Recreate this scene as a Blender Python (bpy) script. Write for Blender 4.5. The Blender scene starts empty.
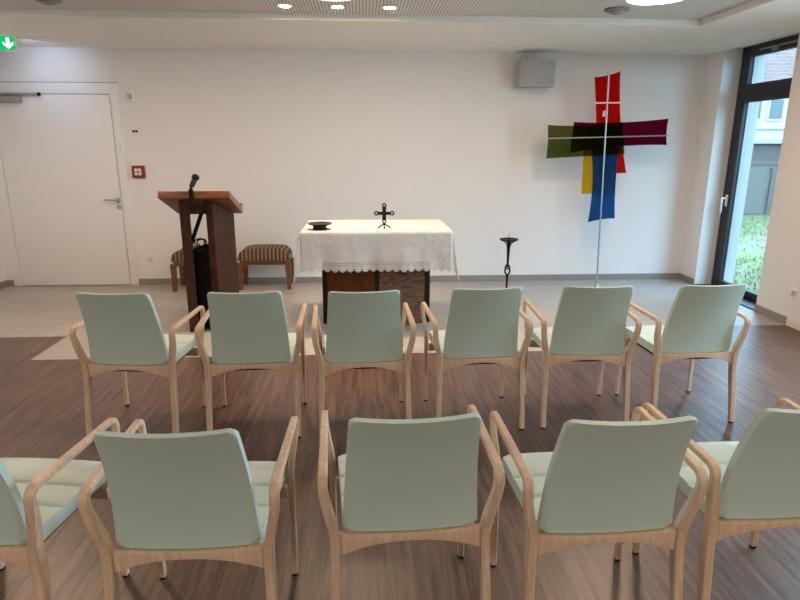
import bpy, bmesh, math, random
from mathutils import Vector, Matrix
random.seed(7)
sc = bpy.context.scene
COL = sc.collection
PI = math.pi

# ------------------------------------------------------------------ materials
def new_mat(name):
    m = bpy.data.materials.new(name); m.use_nodes = True
    nt = m.node_tree
    b = nt.nodes['Principled BSDF']
    return m, nt, b

def N(nt, t, **kw):
    n = nt.nodes.new(t)
    for k, v in kw.items(): setattr(n, k, v)
    return n

def plain(name, col, rough=.5, metal=0., noise=0., nscale=30., bump=0., coat=0., spec=None):
    m, nt, b = new_mat(name)
    b.inputs['Roughness'].default_value = rough
    b.inputs['Metallic'].default_value = metal
    if coat: b.inputs['Coat Weight'].default_value = coat
    if spec is not None: b.inputs['Specular IOR Level'].default_value = spec
    tc = N(nt, 'ShaderNodeTexCoord')
    nz = N(nt, 'ShaderNodeTexNoise'); nz.inputs['Scale'].default_value = nscale; nz.inputs['Detail'].default_value = 4
    nt.links.new(tc.outputs['Object'], nz.inputs['Vector'])
    mr = N(nt, 'ShaderNodeMapRange')
    mr.inputs['To Min'].default_value = 1 - noise; mr.inputs['To Max'].default_value = 1 + noise
    nt.links.new(nz.outputs['Fac'], mr.inputs['Value'])
    hs = N(nt, 'ShaderNodeHueSaturation'); hs.inputs['Color'].default_value = (*col, 1)
    nt.links.new(mr.outputs['Result'], hs.inputs['Value'])
    nt.links.new(hs.outputs['Color'], b.inputs['Base Color'])
    if bump:
        bp = N(nt, 'ShaderNodeBump'); bp.inputs['Strength'].default_value = bump; bp.inputs['Distance'].default_value = .01
        nt.links.new(nz.outputs['Fac'], bp.inputs['Height']); nt.links.new(bp.outputs['Normal'], b.inputs['Normal'])
    return m

def wood(name, c1, c2, scale=(12, 12, 1.5), rough=.45, detail=5, bump=.05, spec=.5):
    m, nt, b = new_mat(name)
    b.inputs['Roughness'].default_value = rough; b.inputs['Specular IOR Level'].default_value = spec
    tc = N(nt, 'ShaderNodeTexCoord'); mp = N(nt, 'ShaderNodeMapping')
    mp.inputs['Scale'].default_value = scale
    nt.links.new(tc.outputs['Object'], mp.inputs['Vector'])
    nz = N(nt, 'ShaderNodeTexNoise'); nz.inputs['Scale'].default_value = 4; nz.inputs['Detail'].default_value = detail
    nz.inputs['Distortion'].default_value = .6
    nt.links.new(mp.outputs['Vector'], nz.inputs['Vector'])
    cr = N(nt, 'ShaderNodeValToRGB')
    cr.color_ramp.elements[0].position = .32; cr.color_ramp.elements[0].color = (*c1, 1)
    cr.color_ramp.elements[1].position = .68; cr.color_ramp.elements[1].color = (*c2, 1)
    nt.links.new(nz.outputs['Fac'], cr.inputs['Fac']); nt.links.new(cr.outputs['Color'], b.inputs['Base Color'])
    bp = N(nt, 'ShaderNodeBump'); bp.inputs['Strength'].default_value = bump; bp.inputs['Distance'].default_value = .005
    nt.links.new(nz.outputs['Fac'], bp.inputs['Height']); nt.links.new(bp.outputs['Normal'], b.inputs['Normal'])
    return m

def emit(name, col, s):
    m = bpy.data.materials.new(name); m.use_nodes = True; nt = m.node_tree; nt.nodes.clear()
    e = N(nt, 'ShaderNodeEmission'); o = N(nt, 'ShaderNodeOutputMaterial')
    e.inputs['Color'].default_value = (*col, 1); e.inputs['Strength'].default_value = s
    nt.links.new(e.outputs[0], o.inputs[0]); return m

def plank_floor(name, cA, cB, dark, width, length, along_y, rough, grain=(170, 8.0), gamp=.35, seam=.0012):
    m, nt, b = new_mat(name)
    L = nt.links.new
    tc = N(nt, 'ShaderNodeTexCoord'); sep = N(nt, 'ShaderNodeSeparateXYZ'); L(tc.outputs['Object'], sep.inputs[0])
    cmb = N(nt, 'ShaderNodeCombineXYZ')
    L(sep.outputs['Y' if along_y else 'X'], cmb.inputs['X']); L(sep.outputs['X' if along_y else 'Y'], cmb.inputs['Y'])
    br = N(nt, 'ShaderNodeTexBrick'); L(cmb.outputs[0], br.inputs['Vector'])
    br.offset = .37; br.inputs['Scale'].default_value = 1
    br.inputs['Brick Width'].default_value = length; br.inputs['Row Height'].default_value = width
    br.inputs['Mortar Size'].default_value = seam; br.inputs['Mortar Smooth'].default_value = .2
    br.inputs['Color1'].default_value = (*cA, 1); br.inputs['Color2'].default_value = (*cB, 1); br.inputs['Mortar'].default_value = (*dark, 1)
    mp = N(nt, 'ShaderNodeMapping'); mp.inputs['Scale'].default_value = (grain[1], grain[0], 1); L(cmb.outputs[0], mp.inputs['Vector'])
    nz = N(nt, 'ShaderNodeTexNoise'); nz.inputs['Scale'].default_value = 1; nz.inputs['Detail'].default_value = 6; nz.inputs['Roughness'].default_value = .65
    L(mp.outputs[0], nz.inputs['Vector'])
    mp2 = N(nt, 'ShaderNodeMapping'); mp2.inputs['Scale'].default_value = (2.2, 34, 1); L(cmb.outputs[0], mp2.inputs['Vector'])
    nz2 = N(nt, 'ShaderNodeTexNoise'); nz2.inputs['Scale'].default_value = 1; nz2.inputs['Detail'].default_value = 4; L(mp2.outputs[0], nz2.inputs['Vector'])
    ad = N(nt, 'ShaderNodeMath', operation='ADD'); L(nz.outputs['Fac'], ad.inputs[0]); L(nz2.outputs['Fac'], ad.inputs[1])
    mr = N(nt, 'ShaderNodeMapRange'); mr.inputs['From Min'].default_value = .75; mr.inputs['From Max'].default_value = 1.25
    mr.inputs['To Min'].default_value = 1 - gamp; mr.inputs['To Max'].default_value = 1 + gamp
    L(ad.outputs[0], mr.inputs['Value'])
    hs = N(nt, 'ShaderNodeHueSaturation'); L(br.outputs['Color'], hs.inputs['Color']); L(mr.outputs[0], hs.inputs['Value'])
    L(hs.outputs[0], b.inputs['Base Color'])
    rr = N(nt, 'ShaderNodeMapRange'); rr.inputs['To Min'].default_value = rough - .08; rr.inputs['To Max'].default_value = rough + .08
    L(nz.outputs['Fac'], rr.inputs['Value']); L(rr.outputs[0], b.inputs['Roughness'])
    bp = N(nt, 'ShaderNodeBump'); bp.inputs['Strength'].default_value = .12; bp.inputs['Distance'].default_value = .004
    L(ad.outputs[0], bp.inputs['Height']); L(bp.outputs[0], b.inputs['Normal'])
    return m

M = {}
M['wall'] = plain('wall_paint', (.80, .78, .76), .85, noise=.012, nscale=3, bump=.0)
M['ceil'] = plain('ceiling_paint', (.80, .78, .76), .9, noise=.01, nscale=4)
M['white_gloss'] = plain('white_lacquer', (.80, .79, .78), .4, noise=.01)
M['white_plastic'] = plain('white_plastic', (.80, .80, .78), .4)
M['gap'] = plain('gasket_shadow_grey', (.16, .15, .15), .8)
M['brown_floor'] = plank_floor('brown_plank_vinyl', (.115, .062, .043), (.090, .048, .034), (.05, .027, .02), .185, 1.22, True, .36, gamp=.80)
M['grey_floor'] = plank_floor('grey_stone_vinyl', (.43, .40, .375), (.38, .355, .33), (.2, .19, .18), .45, .92, False, .38, grain=(25, 2.0), gamp=.12)
M['brown_floor'].node_tree.nodes['Principled BSDF'].inputs['Specular IOR Level'].default_value = .75
M['grey_skirt'] = plain('grey_skirting', (.27, .25, .23), .55, noise=.08, nscale=20)
M['beech'] = wood('beech_wood', (.61, .41, .275), (.75, .55, .395), (14, 14, 2.0), .42, bump=.02)
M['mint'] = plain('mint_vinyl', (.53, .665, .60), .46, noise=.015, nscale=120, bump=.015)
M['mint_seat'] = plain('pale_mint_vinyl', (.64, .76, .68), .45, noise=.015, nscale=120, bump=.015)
M['black'] = plain('black_matte', (.008, .007, .007), .6, spec=.15)
M['black_iron'] = plain('black_wrought_iron', (.010, .009, .009), .5, metal=.2, spec=.25, noise=.2, nscale=60, bump=.2)
M['anthracite'] = plain('anthracite_frame', (.030, .030, .033), .45, spec=.3)
M['steel'] = plain('brushed_steel', (.5, .5, .5), .35, metal=1.)
M['grey_metal'] = plain('grey_metal', (.30, .30, .31), .45, metal=.3)
M['walnut'] = wood('dark_walnut', (.026, .010, .006), (.070, .028, .015), (18, 18, 2.2), .5, spec=.15)
M['walnut_light'] = wood('walnut_panel', (.050, .020, .009), (.18, .078, .034), (3, 3, 14.), .6, spec=.15)
M['walnut_orange'] = wood('orange_walnut_panel', (.10, .034, .010), (.16, .060, .018), (9, 9, 1.6), .45, spec=.15)
M['top_wood'] = wood('cherry_top', (.125, .042, .015), (.19, .07, .026), (2, 14, 14), .35)
M['stool_wood'] = wood('stool_wood', (.11, .042, .014), (.18, .075, .027), (14, 14, 2), .4)
M['darkwood'] = wood('black_brown_post', (.012, .008, .006), (.03, .02, .014), (14, 14, 2), .5, spec=.15)
M['spk'] = plain('grey_speaker', (.44, .44, .44), .7, noise=.03, nscale=200)
M['spk_grille'] = plain('grey_speaker_grille', (.38, .38, .38), .8, noise=.08, nscale=400)
M['red_plastic'] = plain('dark_red_plastic', (.22, .012, .01), .4)
M['lamp'] = emit('lamp_diffuser', (1, .70, .47), 64)
M['lamp_low'] = emit('dimmed_lamp_diffuser', (1, .70, .47), 22)
M['spot_lens'] = emit('downlight_lens', (1, .78, .50), 150)
M['green_sign'] = emit('green_sign_face', (.0, .42, .12), 1.0)
M['white_sign'] = emit('white_sign_face', (.85, 1, .92), 1.1)
M['rim'] = plain('lamp_rim', (.75, .74, .72), .5)
M['detector'] = plain('detector_grey', (.25, .24, .23), .6)
M['concrete'] = plain('concrete', (.5, .5, .5), .9, noise=.1)

def perforated():
    m, nt, b = new_mat('perforated_panel'); L = nt.links.new
    b.inputs['Roughness'].default_value = .9
    tc = N(nt, 'ShaderNodeTexCoord')
    sc_ = N(nt, 'ShaderNodeVectorMath', operation='SCALE'); sc_.inputs['Scale'].default_value = 1/.026; L(tc.outputs['Object'], sc_.inputs[0])
    fr = N(nt, 'ShaderNodeVectorMath', operation='FRACTION'); L(sc_.outputs[0], fr.inputs[0])
    sb = N(nt, 'ShaderNodeVectorMath', operation='SUBTRACT'); sb.inputs[1].default_value = (.5, .5, 0); L(fr.outputs[0], sb.inputs[0])
    ml = N(nt, 'ShaderNodeVectorMath', operation='MULTIPLY'); ml.inputs[1].default_value = (1, 1, 0); L(sb.outputs[0], ml.inputs[0])
    ln = N(nt, 'ShaderNodeVectorMath', operation='LENGTH'); L(ml.outputs[0], ln.inputs[0])
    lt = N(nt, 'ShaderNodeMath', operation='LESS_THAN'); lt.inputs[1].default_value = .30; L(ln.outputs['Value'], lt.inputs[0])
    mx = N(nt, 'ShaderNodeMix', data_type='RGBA'); L(lt.outputs[0], mx.inputs['Factor'])
    mx.inputs['A'].default_value = (.74, .72, .70, 1); mx.inputs['B'].default_value = (.16, .15, .145, 1)
    L(mx.outputs['Result'], b.inputs['Base Color'])
    return m
M['perf'] = perforated()

def glass():
    m = bpy.data.materials.new('window_glass'); m.use_nodes = True; nt = m.node_tree; nt.nodes.clear(); L = nt.links.new
    t = N(nt, 'ShaderNodeBsdfTransparent'); t.inputs[0].default_value = (.90, .97, .97, 1)
    g = N(nt, 'ShaderNodeBsdfGlossy'); g.inputs['Roughness'].default_value = .02
    lw_ = N(nt, 'ShaderNodeLayerWeight'); lw_.inputs['Blend'].default_value = .5
    pw = N(nt, 'ShaderNodeMath', operation='POWER'); pw.inputs[1].default_value = 4; L(lw_.outputs['Facing'], pw.inputs[0])
    fr = N(nt, 'ShaderNodeMath', operation='MULTIPLY_ADD'); fr.inputs[1].default_value = .5; fr.inputs[2].default_value = .02; L(pw.outputs[0], fr.inputs[0])
    mx = N(nt, 'ShaderNodeMixShader'); o = N(nt, 'ShaderNodeOutputMaterial')
    L(fr.outputs[0], mx.inputs[0]); L(t.outputs[0], mx.inputs[1]); L(g.outputs[0], mx.inputs[2]); L(mx.outputs[0], o.inputs[0])
    return m
M['glass'] = glass()

def sheet(name, col, trans, k=.86):
    """dyed see-through fabric: some of what is behind shows through, tinted."""
    m = bpy.data.materials.new(name); m.use_nodes = True; nt = m.node_tree; nt.nodes.clear(); L = nt.links.new
    d = N(nt, 'ShaderNodeBsdfDiffuse'); d.inputs[0].default_value = (*col, 1)
    t = N(nt, 'ShaderNodeBsdfTransparent'); t.inputs[0].default_value = (*trans, 1)
    mx = N(nt, 'ShaderNodeMixShader'); mx.inputs[0].default_value = .55
    mx.inputs[0].default_value = k
    o = N(nt, 'ShaderNodeOutputMaterial')
    L(d.outputs[0], mx.inputs[1]); L(t.outputs[0], mx.inputs[2]); L(mx.outputs[0], o.inputs[0])
    return m
M['c_red'] = sheet('red_fabric', (.70, .022, .012), (.62, .004, .002))
M['c_green'] = sheet('olive_fabric', (.05, .08, .015), (.13, .165, .042), .93)
M['c_purple'] = sheet('purple_fabric', (.10, .003, .03), (.13, .003, .02), .92)
M['c_yellow'] = sheet('yellow_fabric', (.72, .50, .02), (.85, .44, .004))
M['c_blue'] = sheet('blue_fabric', (.020, .11, .36), (.012, .06, .26), .70)

def cloth_mat(lace):
    m, nt, b = new_mat('lace' if lace else 'white_linen'); L = nt.links.new
    b.inputs['Roughness'].default_value = .9
    b.inputs['Base Color'].default_value = (.64, .60, .57, 1)
    tc = N(nt, 'ShaderNodeTexCoord')
    if not lace:
        nz = N(nt, 'ShaderNodeTexNoise'); nz.inputs['Scale'].default_value = 14; nz.inputs['Detail'].default_value = 6
        L(tc.outputs['Object'], nz.inputs['Vector'])
        bp = N(nt, 'ShaderNodeBump'); bp.inputs['Strength'].default_value = .45; bp.inputs['Distance'].default_value = .02
        L(nz.outputs['Fac'], bp.inputs['Height']); L(bp.outputs[0], b.inputs['Normal'])
        return m
    # UV: x = metres along the hem / .048 (one scallop), y = 0 at hem .. 1 at the top of the lace
    sp = N(nt, 'ShaderNodeSeparateXYZ'); L(tc.outputs['UV'], sp.inputs[0])
    def mth(op, a, b_=None, c=None):
        n = N(nt, 'ShaderNodeMath', operation=op)
        for i, v in enumerate((a, b_, c)):
            if v is None: continue
            if isinstance(v, (int, float)): n.inputs[i].default_value = v
            else: L(v, n.inputs[i])
        return n.outputs[0]
    fu = mth('SUBTRACT', mth('FRACT', sp.outputs['X']), .5)            # -.5 .. .5
    v = sp.outputs['Y']
    au = mth('ABSOLUTE', fu)
    # scalloped edge: keep where v > .42*(2|u|)^2
    edge = mth('GREATER_THAN', v, mth('MULTIPLY', mth('POWER', mth('MULTIPLY', au, 2.0), 2.2), .26))
    # holes of the net, away from cross motif
    hx = mth('SUBTRACT', mth('FRACT', mth('MULTIPLY', sp.outputs['X'], 6.0)), .5)
    hy = mth('SUBTRACT', mth('FRACT', mth('MULTIPLY', v, 6.0)), .5)
    hr = mth('SQRT', mth('ADD', mth('MULTIPLY', hx, hx), mth('MULTIPLY', hy, hy)))
    hole = mth('LESS_THAN', hr, .24)
    dv = mth('ABSOLUTE', mth('SUBTRACT', v, .48))
    cross = mth('MAXIMUM', mth('MULTIPLY', mth('LESS_THAN', au, .07), mth('LESS_THAN', dv, .34)),
                mth('MULTIPLY', mth('LESS_THAN', dv, .08), mth('LESS_THAN', au, .30)))
    solid = mth('MAXIMUM', mth('SUBTRACT', 1.0, hole), cross)
    alpha = mth('MULTIPLY', edge, solid)
    L(alpha, b.inputs['Alpha'])
    return m
M['cloth'] = cloth_mat(False); M['lace'] = cloth_mat(True)

def stripes():
    m, nt, b = new_mat('striped_upholstery'); L = nt.links.new
    b.inputs['Roughness'].default_value = .9
    tc = N(nt, 'ShaderNodeTexCoord'); sp = N(nt, 'ShaderNodeSeparateXYZ'); L(tc.outputs['Object'], sp.inputs[0])
    mu = N(nt, 'ShaderNodeMath', operation='MULTIPLY'); mu.inputs[1].default_value = 1/.043; L(sp.outputs['X'], mu.inputs[0])
    fr = N(nt, 'ShaderNodeMath', operation='FRACT'); L(mu.outputs[0], fr.inputs[0])
    cr = N(nt, 'ShaderNodeValToRGB'); cr.color_ramp.interpolation = 'LINEAR'
    e = cr.color_ramp.elements; e[0].position = 0; e[0].color = (.07, .035, .02, 1); e[1].position = .45; e[1].color = (.07, .035, .02, 1)
    for p, c in ((.55, (.25, .17, .11, 1)), (.9, (.25, .17, .11, 1)), (1.0, (.07, .035, .02, 1))):
        k = e.new(p); k.color = c
    L(fr.outputs[0], cr.inputs['Fac']); L(cr.outputs[0], b.inputs['Base Color'])
    return m
M['stripe'] = stripes()

def brick_mat():
    m, nt, b = new_mat('facing_brick'); L = nt.links.new
    tc = N(nt, 'ShaderNodeTexCoord'); sp = N(nt, 'ShaderNodeSeparateXYZ'); cb = N(nt, 'ShaderNodeCombineXYZ')
    L(tc.outputs['Object'], sp.inputs[0]); L(sp.outputs['X'], cb.inputs['X']); L(sp.outputs['Z'], cb.inputs['Y'])
    br = N(nt, 'ShaderNodeTexBrick'); L(cb.outputs[0], br.inputs['Vector'])
    br.inputs['Scale'].default_value = 1; br.inputs['Brick Width'].default_value = .25; br.inputs['Row Height'].default_value = .085
    br.inputs['Mortar Size'].default_value = .010
    br.inputs['Color1'].default_value = (.24, .13, .11, 1); br.inputs['Color2'].default_value = (.20, .10, .085, 1); br.inputs['Mortar'].default_value = (.22, .18, .16, 1)
    L(br.outputs[0], b.inputs['Base Color']); b.inputs['Roughness'].default_value = .9
    return m
M['brick'] = brick_mat()
def lawn_mat():
    m, nt, b = new_mat('lawn'); L = nt.links.new
    tc = N(nt, 'ShaderNodeTexCoord'); nz = N(nt, 'ShaderNodeTexNoise'); nz.inputs['Scale'].default_value = 1.1; nz.inputs['Detail'].default_value = 8
    nz.inputs['Roughness'].default_value = .7
    L(tc.outputs['Object'], nz.inputs['Vector'])
    cr = N(nt, 'ShaderNodeValToRGB'); e = cr.color_ramp.elements
    e[0].position = .40; e[0].color = (.15, .115, .09, 1); e[1].position = .50; e[1].color = (.10, .10, .03, 1)
    k = e.new(.7); k.color = (.15, .15, .055, 1)
    L(nz.outputs['Fac'], cr.inputs['Fac']); L(cr.outputs[0], b.inputs['Base Color']); b.inputs['Roughness'].default_value = 1
    return m
M['lawn'] = lawn_mat()
M['blade'] = plain('grass_blades', (.12, .13, .04), .8, noise=.3, nscale=3)
M['facade'] = plain('pale_facade', (.40, .37, .34), .9)
M['fence'] = wood('grey_fence_boards', (.085, .070, .060), (.115, .095, .08), (8, 8, 1), .9)
M['facade_dark'] = plain('grey_base_wall', (.085, .06, .052), .9, noise=.1, nscale=5)
M['pane_dark'] = plain('grey_window_pane', (.06, .065, .065), .3)

# ------------------------------------------------------------------ mesh helpers
def link(o): COL.objects.link(o); return o

def finish(name, bm, mat, parent=None, smooth=True, angle=38, loc=None):
    bmesh.ops.recalc_face_normals(bm, faces=bm.faces[:])
    me = bpy.data.meshes.new(name); bm.to_mesh(me); bm.free()
    if mat is not None: me.materials.append(mat)
    if smooth:
        me.shade_smooth(); me.set_sharp_from_angle(angle=math.radians(angle))
    o = bpy.data.objects.new(name, me); link(o)
    if parent is not None: o.parent = parent
    if loc: o.location = loc
    return o

def mark(o, label=None, cat=None, group=None, kind=None):
    if label: o['label'] = label
    if cat: o['category'] = cat
    if group: o['group'] = group
    if kind: o['kind'] = kind
    return o

def thing(name, label, cat, loc=(0, 0, 0), rz=0, group=None):
    o = bpy.data.objects.new(name, None); o.empty_display_size = .1; link(o)
    o.location = loc; o.rotation_euler = (0, 0, rz)
    return mark(o, label, cat, group)

def bx(bm, x0, x1, y0, y1, z0, z1, bev=0., mat=None):
    vs = [bm.verts.new((x, y, z)) for x in (x0, x1) for y in (y0, y1) for z in (z0, z1)]
    idx = [(0, 1, 3, 2), (4, 6, 7, 5), (0, 4, 5, 1), (2, 3, 7, 6), (0, 2, 6, 4), (1, 5, 7, 3)]
    fs = [bm.faces.new([vs[i] for i in f]) for f in idx]
    es = set(e for f in fs for e in f.edges)
    if mat is not None:
        bmesh.ops.transform(bm, matrix=mat, verts=vs)
    if bev: bmesh.ops.bevel(bm, geom=list(es), offset=bev, segments=2, profile=.6, affect='EDGES')

def box(name, r, mat, parent=None, bev=0., kind=None):
    bm = bmesh.new(); bx(bm, *r, bev=bev)
    o = finish(name, bm, mat, parent)
    if kind: o['kind'] = kind
    return o

def boxes(name, rs, mat, parent=None, bev=0., kind=None):
    bm = bmesh.new()
    for r in rs: bx(bm, *r, bev=bev)
    o = finish(name, bm, mat, parent)
    if kind: o['kind'] = kind
    return o

def lathe(bm, prof, seg=32, center=(0, 0, 0), mat=None):
    """prof: list of (r, z); r==0 closes."""
    rings = []; allv = []
    for r, z in prof:
        if r <= 1e-6:
            v = bm.verts.new((0, 0, z)); rings.append([v]); allv.append(v)
        else:
            ring = [bm.verts.new((r*math.cos(2*PI*i/seg), r*math.sin(2*PI*i/seg), z)) for i in range(seg)]
            rings.append(ring); allv += ring
    for a, b in zip(rings, rings[1:]):
        for i in range(seg):
            j = (i+1) % seg
            if len(a) == 1 and len(b) == 1: continue
            if len(a) == 1: bm.faces.new((a[0], b[i], b[j]))
            elif len(b) == 1: bm.faces.new((a[i], a[j], b[0]))
            else: bm.faces.new((a[i], a[j], b[j], b[i]))
    T = Matrix.Translation(center)
    if mat is not None: T = T @ mat
    bmesh.ops.transform(bm, matrix=T, verts=allv)

def tube(bm, pts, r, seg=10, closed=False):
    pts = [Vector(p) for p in pts]; n = len(pts)
    rad = r if isinstance(r, (list, tuple)) else [r]*n
    rings = []; up = None
    for i in range(n):
        if closed: t = pts[(i+1) % n] - pts[i-1]
        else: t = pts[min(i+1, n-1)] - pts[max(i-1, 0)]
        t.normalize()
        if up is None:
            up = t.orthogonal().normalized()
        else:
            up = (up - t*up.dot(t)).normalized()
        s = t.cross(up)
        rings.append([bm.verts.new(pts[i] + (up*math.cos(2*PI*k/seg) + s*math.sin(2*PI*k/seg))*rad[i]) for k in range(seg)])
    m = n if closed else n-1
    for i in range(m):
        a, b = rings[i], rings[(i+1) % n]
        for k in range(seg):
            bm.faces.new((a[k], a[(k+1) % seg], b[(k+1) % seg], b[k]))
    if not closed:
        bm.faces.new(rings[0][::-1]); bm.faces.new(rings[-1])

def smooth_path(pts, n=8):
    """Catmull-Rom through the points."""
    P = [Vector(p) for p in pts]; out = []
    for i in range(len(P)-1):
        p0 = P[max(i-1, 0)]; p1 = P[i]; p2 = P[i+1]; p3 = P[min(i+2, len(P)-1)]
        for k in range(n):
            t = k/n
            out.append(.5*((2*p1) + (p2-p0)*t + (2*p0-5*p1+4*p2-p3)*t*t + (3*p1-p0-3*p2+p3)*t**3))
    out.append(P[-1]); return out

def rounded_outline(w0, w1, h0, h1, r, n=5):
    """outline in the (a,b) plane: bottom half width w0 at b=h0, top half width w1 at b=h1, corner radius r."""
    base = [(-w0, h0), (w0, h0), (w1, h1), (-w1, h1)]; out = []
    for i in range(4):
        p = Vector(base[i]); a = (Vector(base[i-1]) - p).normalized(); b = (Vector(base[(i+1) % 4]) - p).normalized()
        for k in range(n+1):
            t = k/n
            q0 = p + a*r; q1 = p + b*r
            out.append(tuple(q0*(1-t)**2 + p*2*t*(1-t) + q1*t*t))
    return out

def slab(outline, t0, t1, bev, cutsA, cutsB, place, seg=3):
    """extrude an outline from t0 to t1, round its rims, cut it into a grid, then place each vertex (a,b,t)->xyz."""
    bm = bmesh.new()
    v0 = [bm.verts.new((a, b, t0)) for a, b in outline]; v1 = [bm.verts.new((a, b, t1)) for a, b in outline]
    n = len(outline)
    f0 = bm.faces.new(v0[::-1]); f1 = bm.faces.new(v1)
    for i in range(n): bm.faces.new((v0[i], v0[(i+1) % n], v1[(i+1) % n], v1[i]))
    rim = list(f0.edges) + list(f1.edges)
    if bev: bmesh.ops.bevel(bm, geom=rim, offset=bev, segments=seg, profile=.5, affect='EDGES')
    for c in cutsA: bmesh.ops.bisect_plane(bm, geom=bm.verts[:]+bm.edges[:]+bm.faces[:], plane_co=(c, 0, 0), plane_no=(1, 0, 0))
    for c in cutsB: bmesh.ops.bisect_plane(bm, geom=bm.verts[:]+bm.edges[:]+bm.faces[:], plane_co=(0, c, 0), plane_no=(0, 1, 0))
    for v in bm.verts: v.co = Vector(place(*v.co))
    return bm

def frange(a, b, n): return [a + (b-a)*i/n for i in range(1, n)]

# ------------------------------------------------------------------ room dimensions (metres)
D = 6.947; XL = -4.11; XR = 3.87; H = 2.57; YB = -2.6; XO = 4.34
HP = 2.62                       # perforated panel height
RX0, RX1, RY0, RY1 = -3.1, 2.87, -1.6, 5.30   # ceiling recess
WIN = [(5.48, 6.605), (2.3, 4.1)]  # glazed openings of the right wall

# floors
FY0, FY1, NX0, NX1 = 4.435, 5.012, -2.545, 1.465
boxes('floor', [(XL, XR, YB, FY0, -.06, 0), (XL, NX0, FY0, FY1, -.06, 0), (NX1, XR, FY0, FY1, -.06, 0)], M['brown_floor'], kind='structure')
boxes('floor', [(XL, XR, FY1, D, -.06, 0), (NX0, NX1, FY0, FY1, -.06, 0)], M['grey_floor'], kind='structure')
# walls
boxes('wall_back', [(XL-.2, XO, D, D+.2, -.06, 2.9)], M['wall'], kind='structure')
boxes('wall_left', [(XL-.2, XL, YB, D, -.06, 2.9)], M['wall'], kind='structure')
boxes('wall_front', [(XL-.2, XO, YB-.2, YB, -.06, 2.9)], M['wall'], kind='structure')
M['render_coat'] = plain('outer_render_coat', (.36, .34, .32), .9, noise=.02)
for x0, x1, mt in ((XR, 4.105, M['wall']), (4.105, XO, M['render_coat'])):
    rw = []; yy = YB
    for a, b in sorted(WIN):
        rw.append((x0, x1, yy, a, -.06, 2.9)); rw.append((x0, x1, a, b, H+.03, 2.9)); rw.append((x0, x1, a, b, -.06, -.001)); yy = b
    rw.append((x0, x1, yy, D, -.06, 2.9))
    boxes('wall_right', rw, mt, kind='structure')
# ceiling: plaster border round a shallow recess, perforated panel above
ce = boxes('ceiling', [(XL, XR, RY1, D, H, 2.9), (XL, XR, YB, RY0, H, 2.9), (XL, RX0, RY0, RY1, H, 2.9), (RX1, XR, RY0, RY1, H, 2.9)], M['ceil'], kind='structure')
box('perforated_panel', (RX0, RX1, RY0, RY1, HP, HP+.03), M['perf'], ce)
# skirting
bb = .072
boxes('baseboard_back', [(XL, -4.02, D-.012, D, 0, bb), (-2.62, XR, D-.012, D, 0, bb)], M['grey_skirt'], kind='structure')
boxes('baseboard_right', [(XR-.012, XR, WIN[0][1], D-.012, 0, bb), (XR-.012, XR, FY1, WIN[0][0], 0, bb)], M['grey_skirt'], kind='structure')
boxes('baseboard_right', [(XR-.016, XR, WIN[1][1], FY1, 0, bb)], M['white_gloss'], kind='structure')
boxes('baseboard_left', [(XL, XL+.012, YB, D-.012, 0, bb)], M['grey_skirt'], kind='structure')

# ---- access panel in the plaster border
ap = thing('ceiling_access_panel', 'flush rectangular access panel in the plaster ceiling border above the altar', 'panel', (.085, 6.16, H))
box('panel_lid', (-.235, .235, -.235, .235, -.004, .0), M['ceil'], ap)
boxes('panel_gap', [(-.242, .242, -.242, -.235, -.003, .0), (-.242, .242, .235, .242, -.003, .0), (-.242, -.235, -.235, .235, -.003, .0), (.235, .242, -.235, .235, -.003, .0)], M['white_plastic'], ap)
for sx in (-1, 1):
    bm = bmesh.new(); tube(bm, smooth_path([(sx*.20-.0, -.17, -.004), (sx*.20, -.165, -.03), (sx*.20+.015, -.165, -.035), (sx*.20+.02, -.165, -.02)], 5), .005, 8)
    finish('catch', bm, M['white_plastic'], ap)

# ------------------------------------------------------------------ door
d = thing('door_1', None, None, (0, D, 0)); d['kind'] = 'structure'
boxes('door_frame', [(-4.02, -3.935, -.016, 0, 0, 2.22), (-2.71, -2.62, -.016, 0, 0, 2.22), (-3.935, -2.71, -.016, 0, 2.108, 2.22)], M['white_gloss'], d, bev=.002)
box('door_leaf', (-3.928, -2.717, -.018, 0, .008, 2.101), M['white_gloss'], d, bev=.002)
boxes('door_gasket_shadow_gap', [(-3.935, -3.928, -.006, 0, 0, 2.108), (-2.717, -2.71, -.006, 0, 0, 2.108), (-3.928, -2.717, -.006, 0, 2.101, 2.108), (-3.928, -2.717, -.006, 0, .0, .008), (-4.02, -2.62, -.010, 0, 2.22, 2.226)], M['gap'], d)  # gasket in the leaf gaps; uppermost dark strip paints the frame's shadow gap
hd = boxes('door_handle', [(-2.765, -2.725, -.026, -.018, .945, 1.01)], M['steel'], d, bev=.004)
bm = bmesh.new(); tube(bm, smooth_path([(-2.745, -.018, .985), (-2.745, -.06, .985), (-2.765, -.07, .985), (-2.88, -.07, .985)], 5), .010, 10); finish('lever', bm, M['steel'], hd)
bm = bmesh.new(); lathe(bm, [(0, 0), (.026, 0), (.026, .008), (.022, .012), (0, .012)], 24, (-2.742, -.018, .905), Matrix.Rotation(PI/2, 4, 'X')); finish('lock_rosette', bm, M['steel'], d)
bm = bmesh.new(); lathe(bm, [(0, 0), (.010, 0), (.008, .008), (0, .009)], 12, (-2.655, -.016, 1.56), Matrix.Rotation(PI/2, 4, 'X')); finish('door_stop_pin', bm, M['steel'], d)
cl = boxes('door_closer', [(-3.99, -3.62, -.085, -.018, 2.015, 2.078)], M['grey_metal'], d, bev=.006)
boxes('closer_rail', [(-3.90, -3.43, -.05, -.018, 2.088, 2.112)], M['grey_metal'], cl, bev=.003)
boxes('closer_cap', [(-3.445, -3.425, -.055, -.018, 2.083, 2.117)], M['black'], cl, bev=.003)

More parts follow.
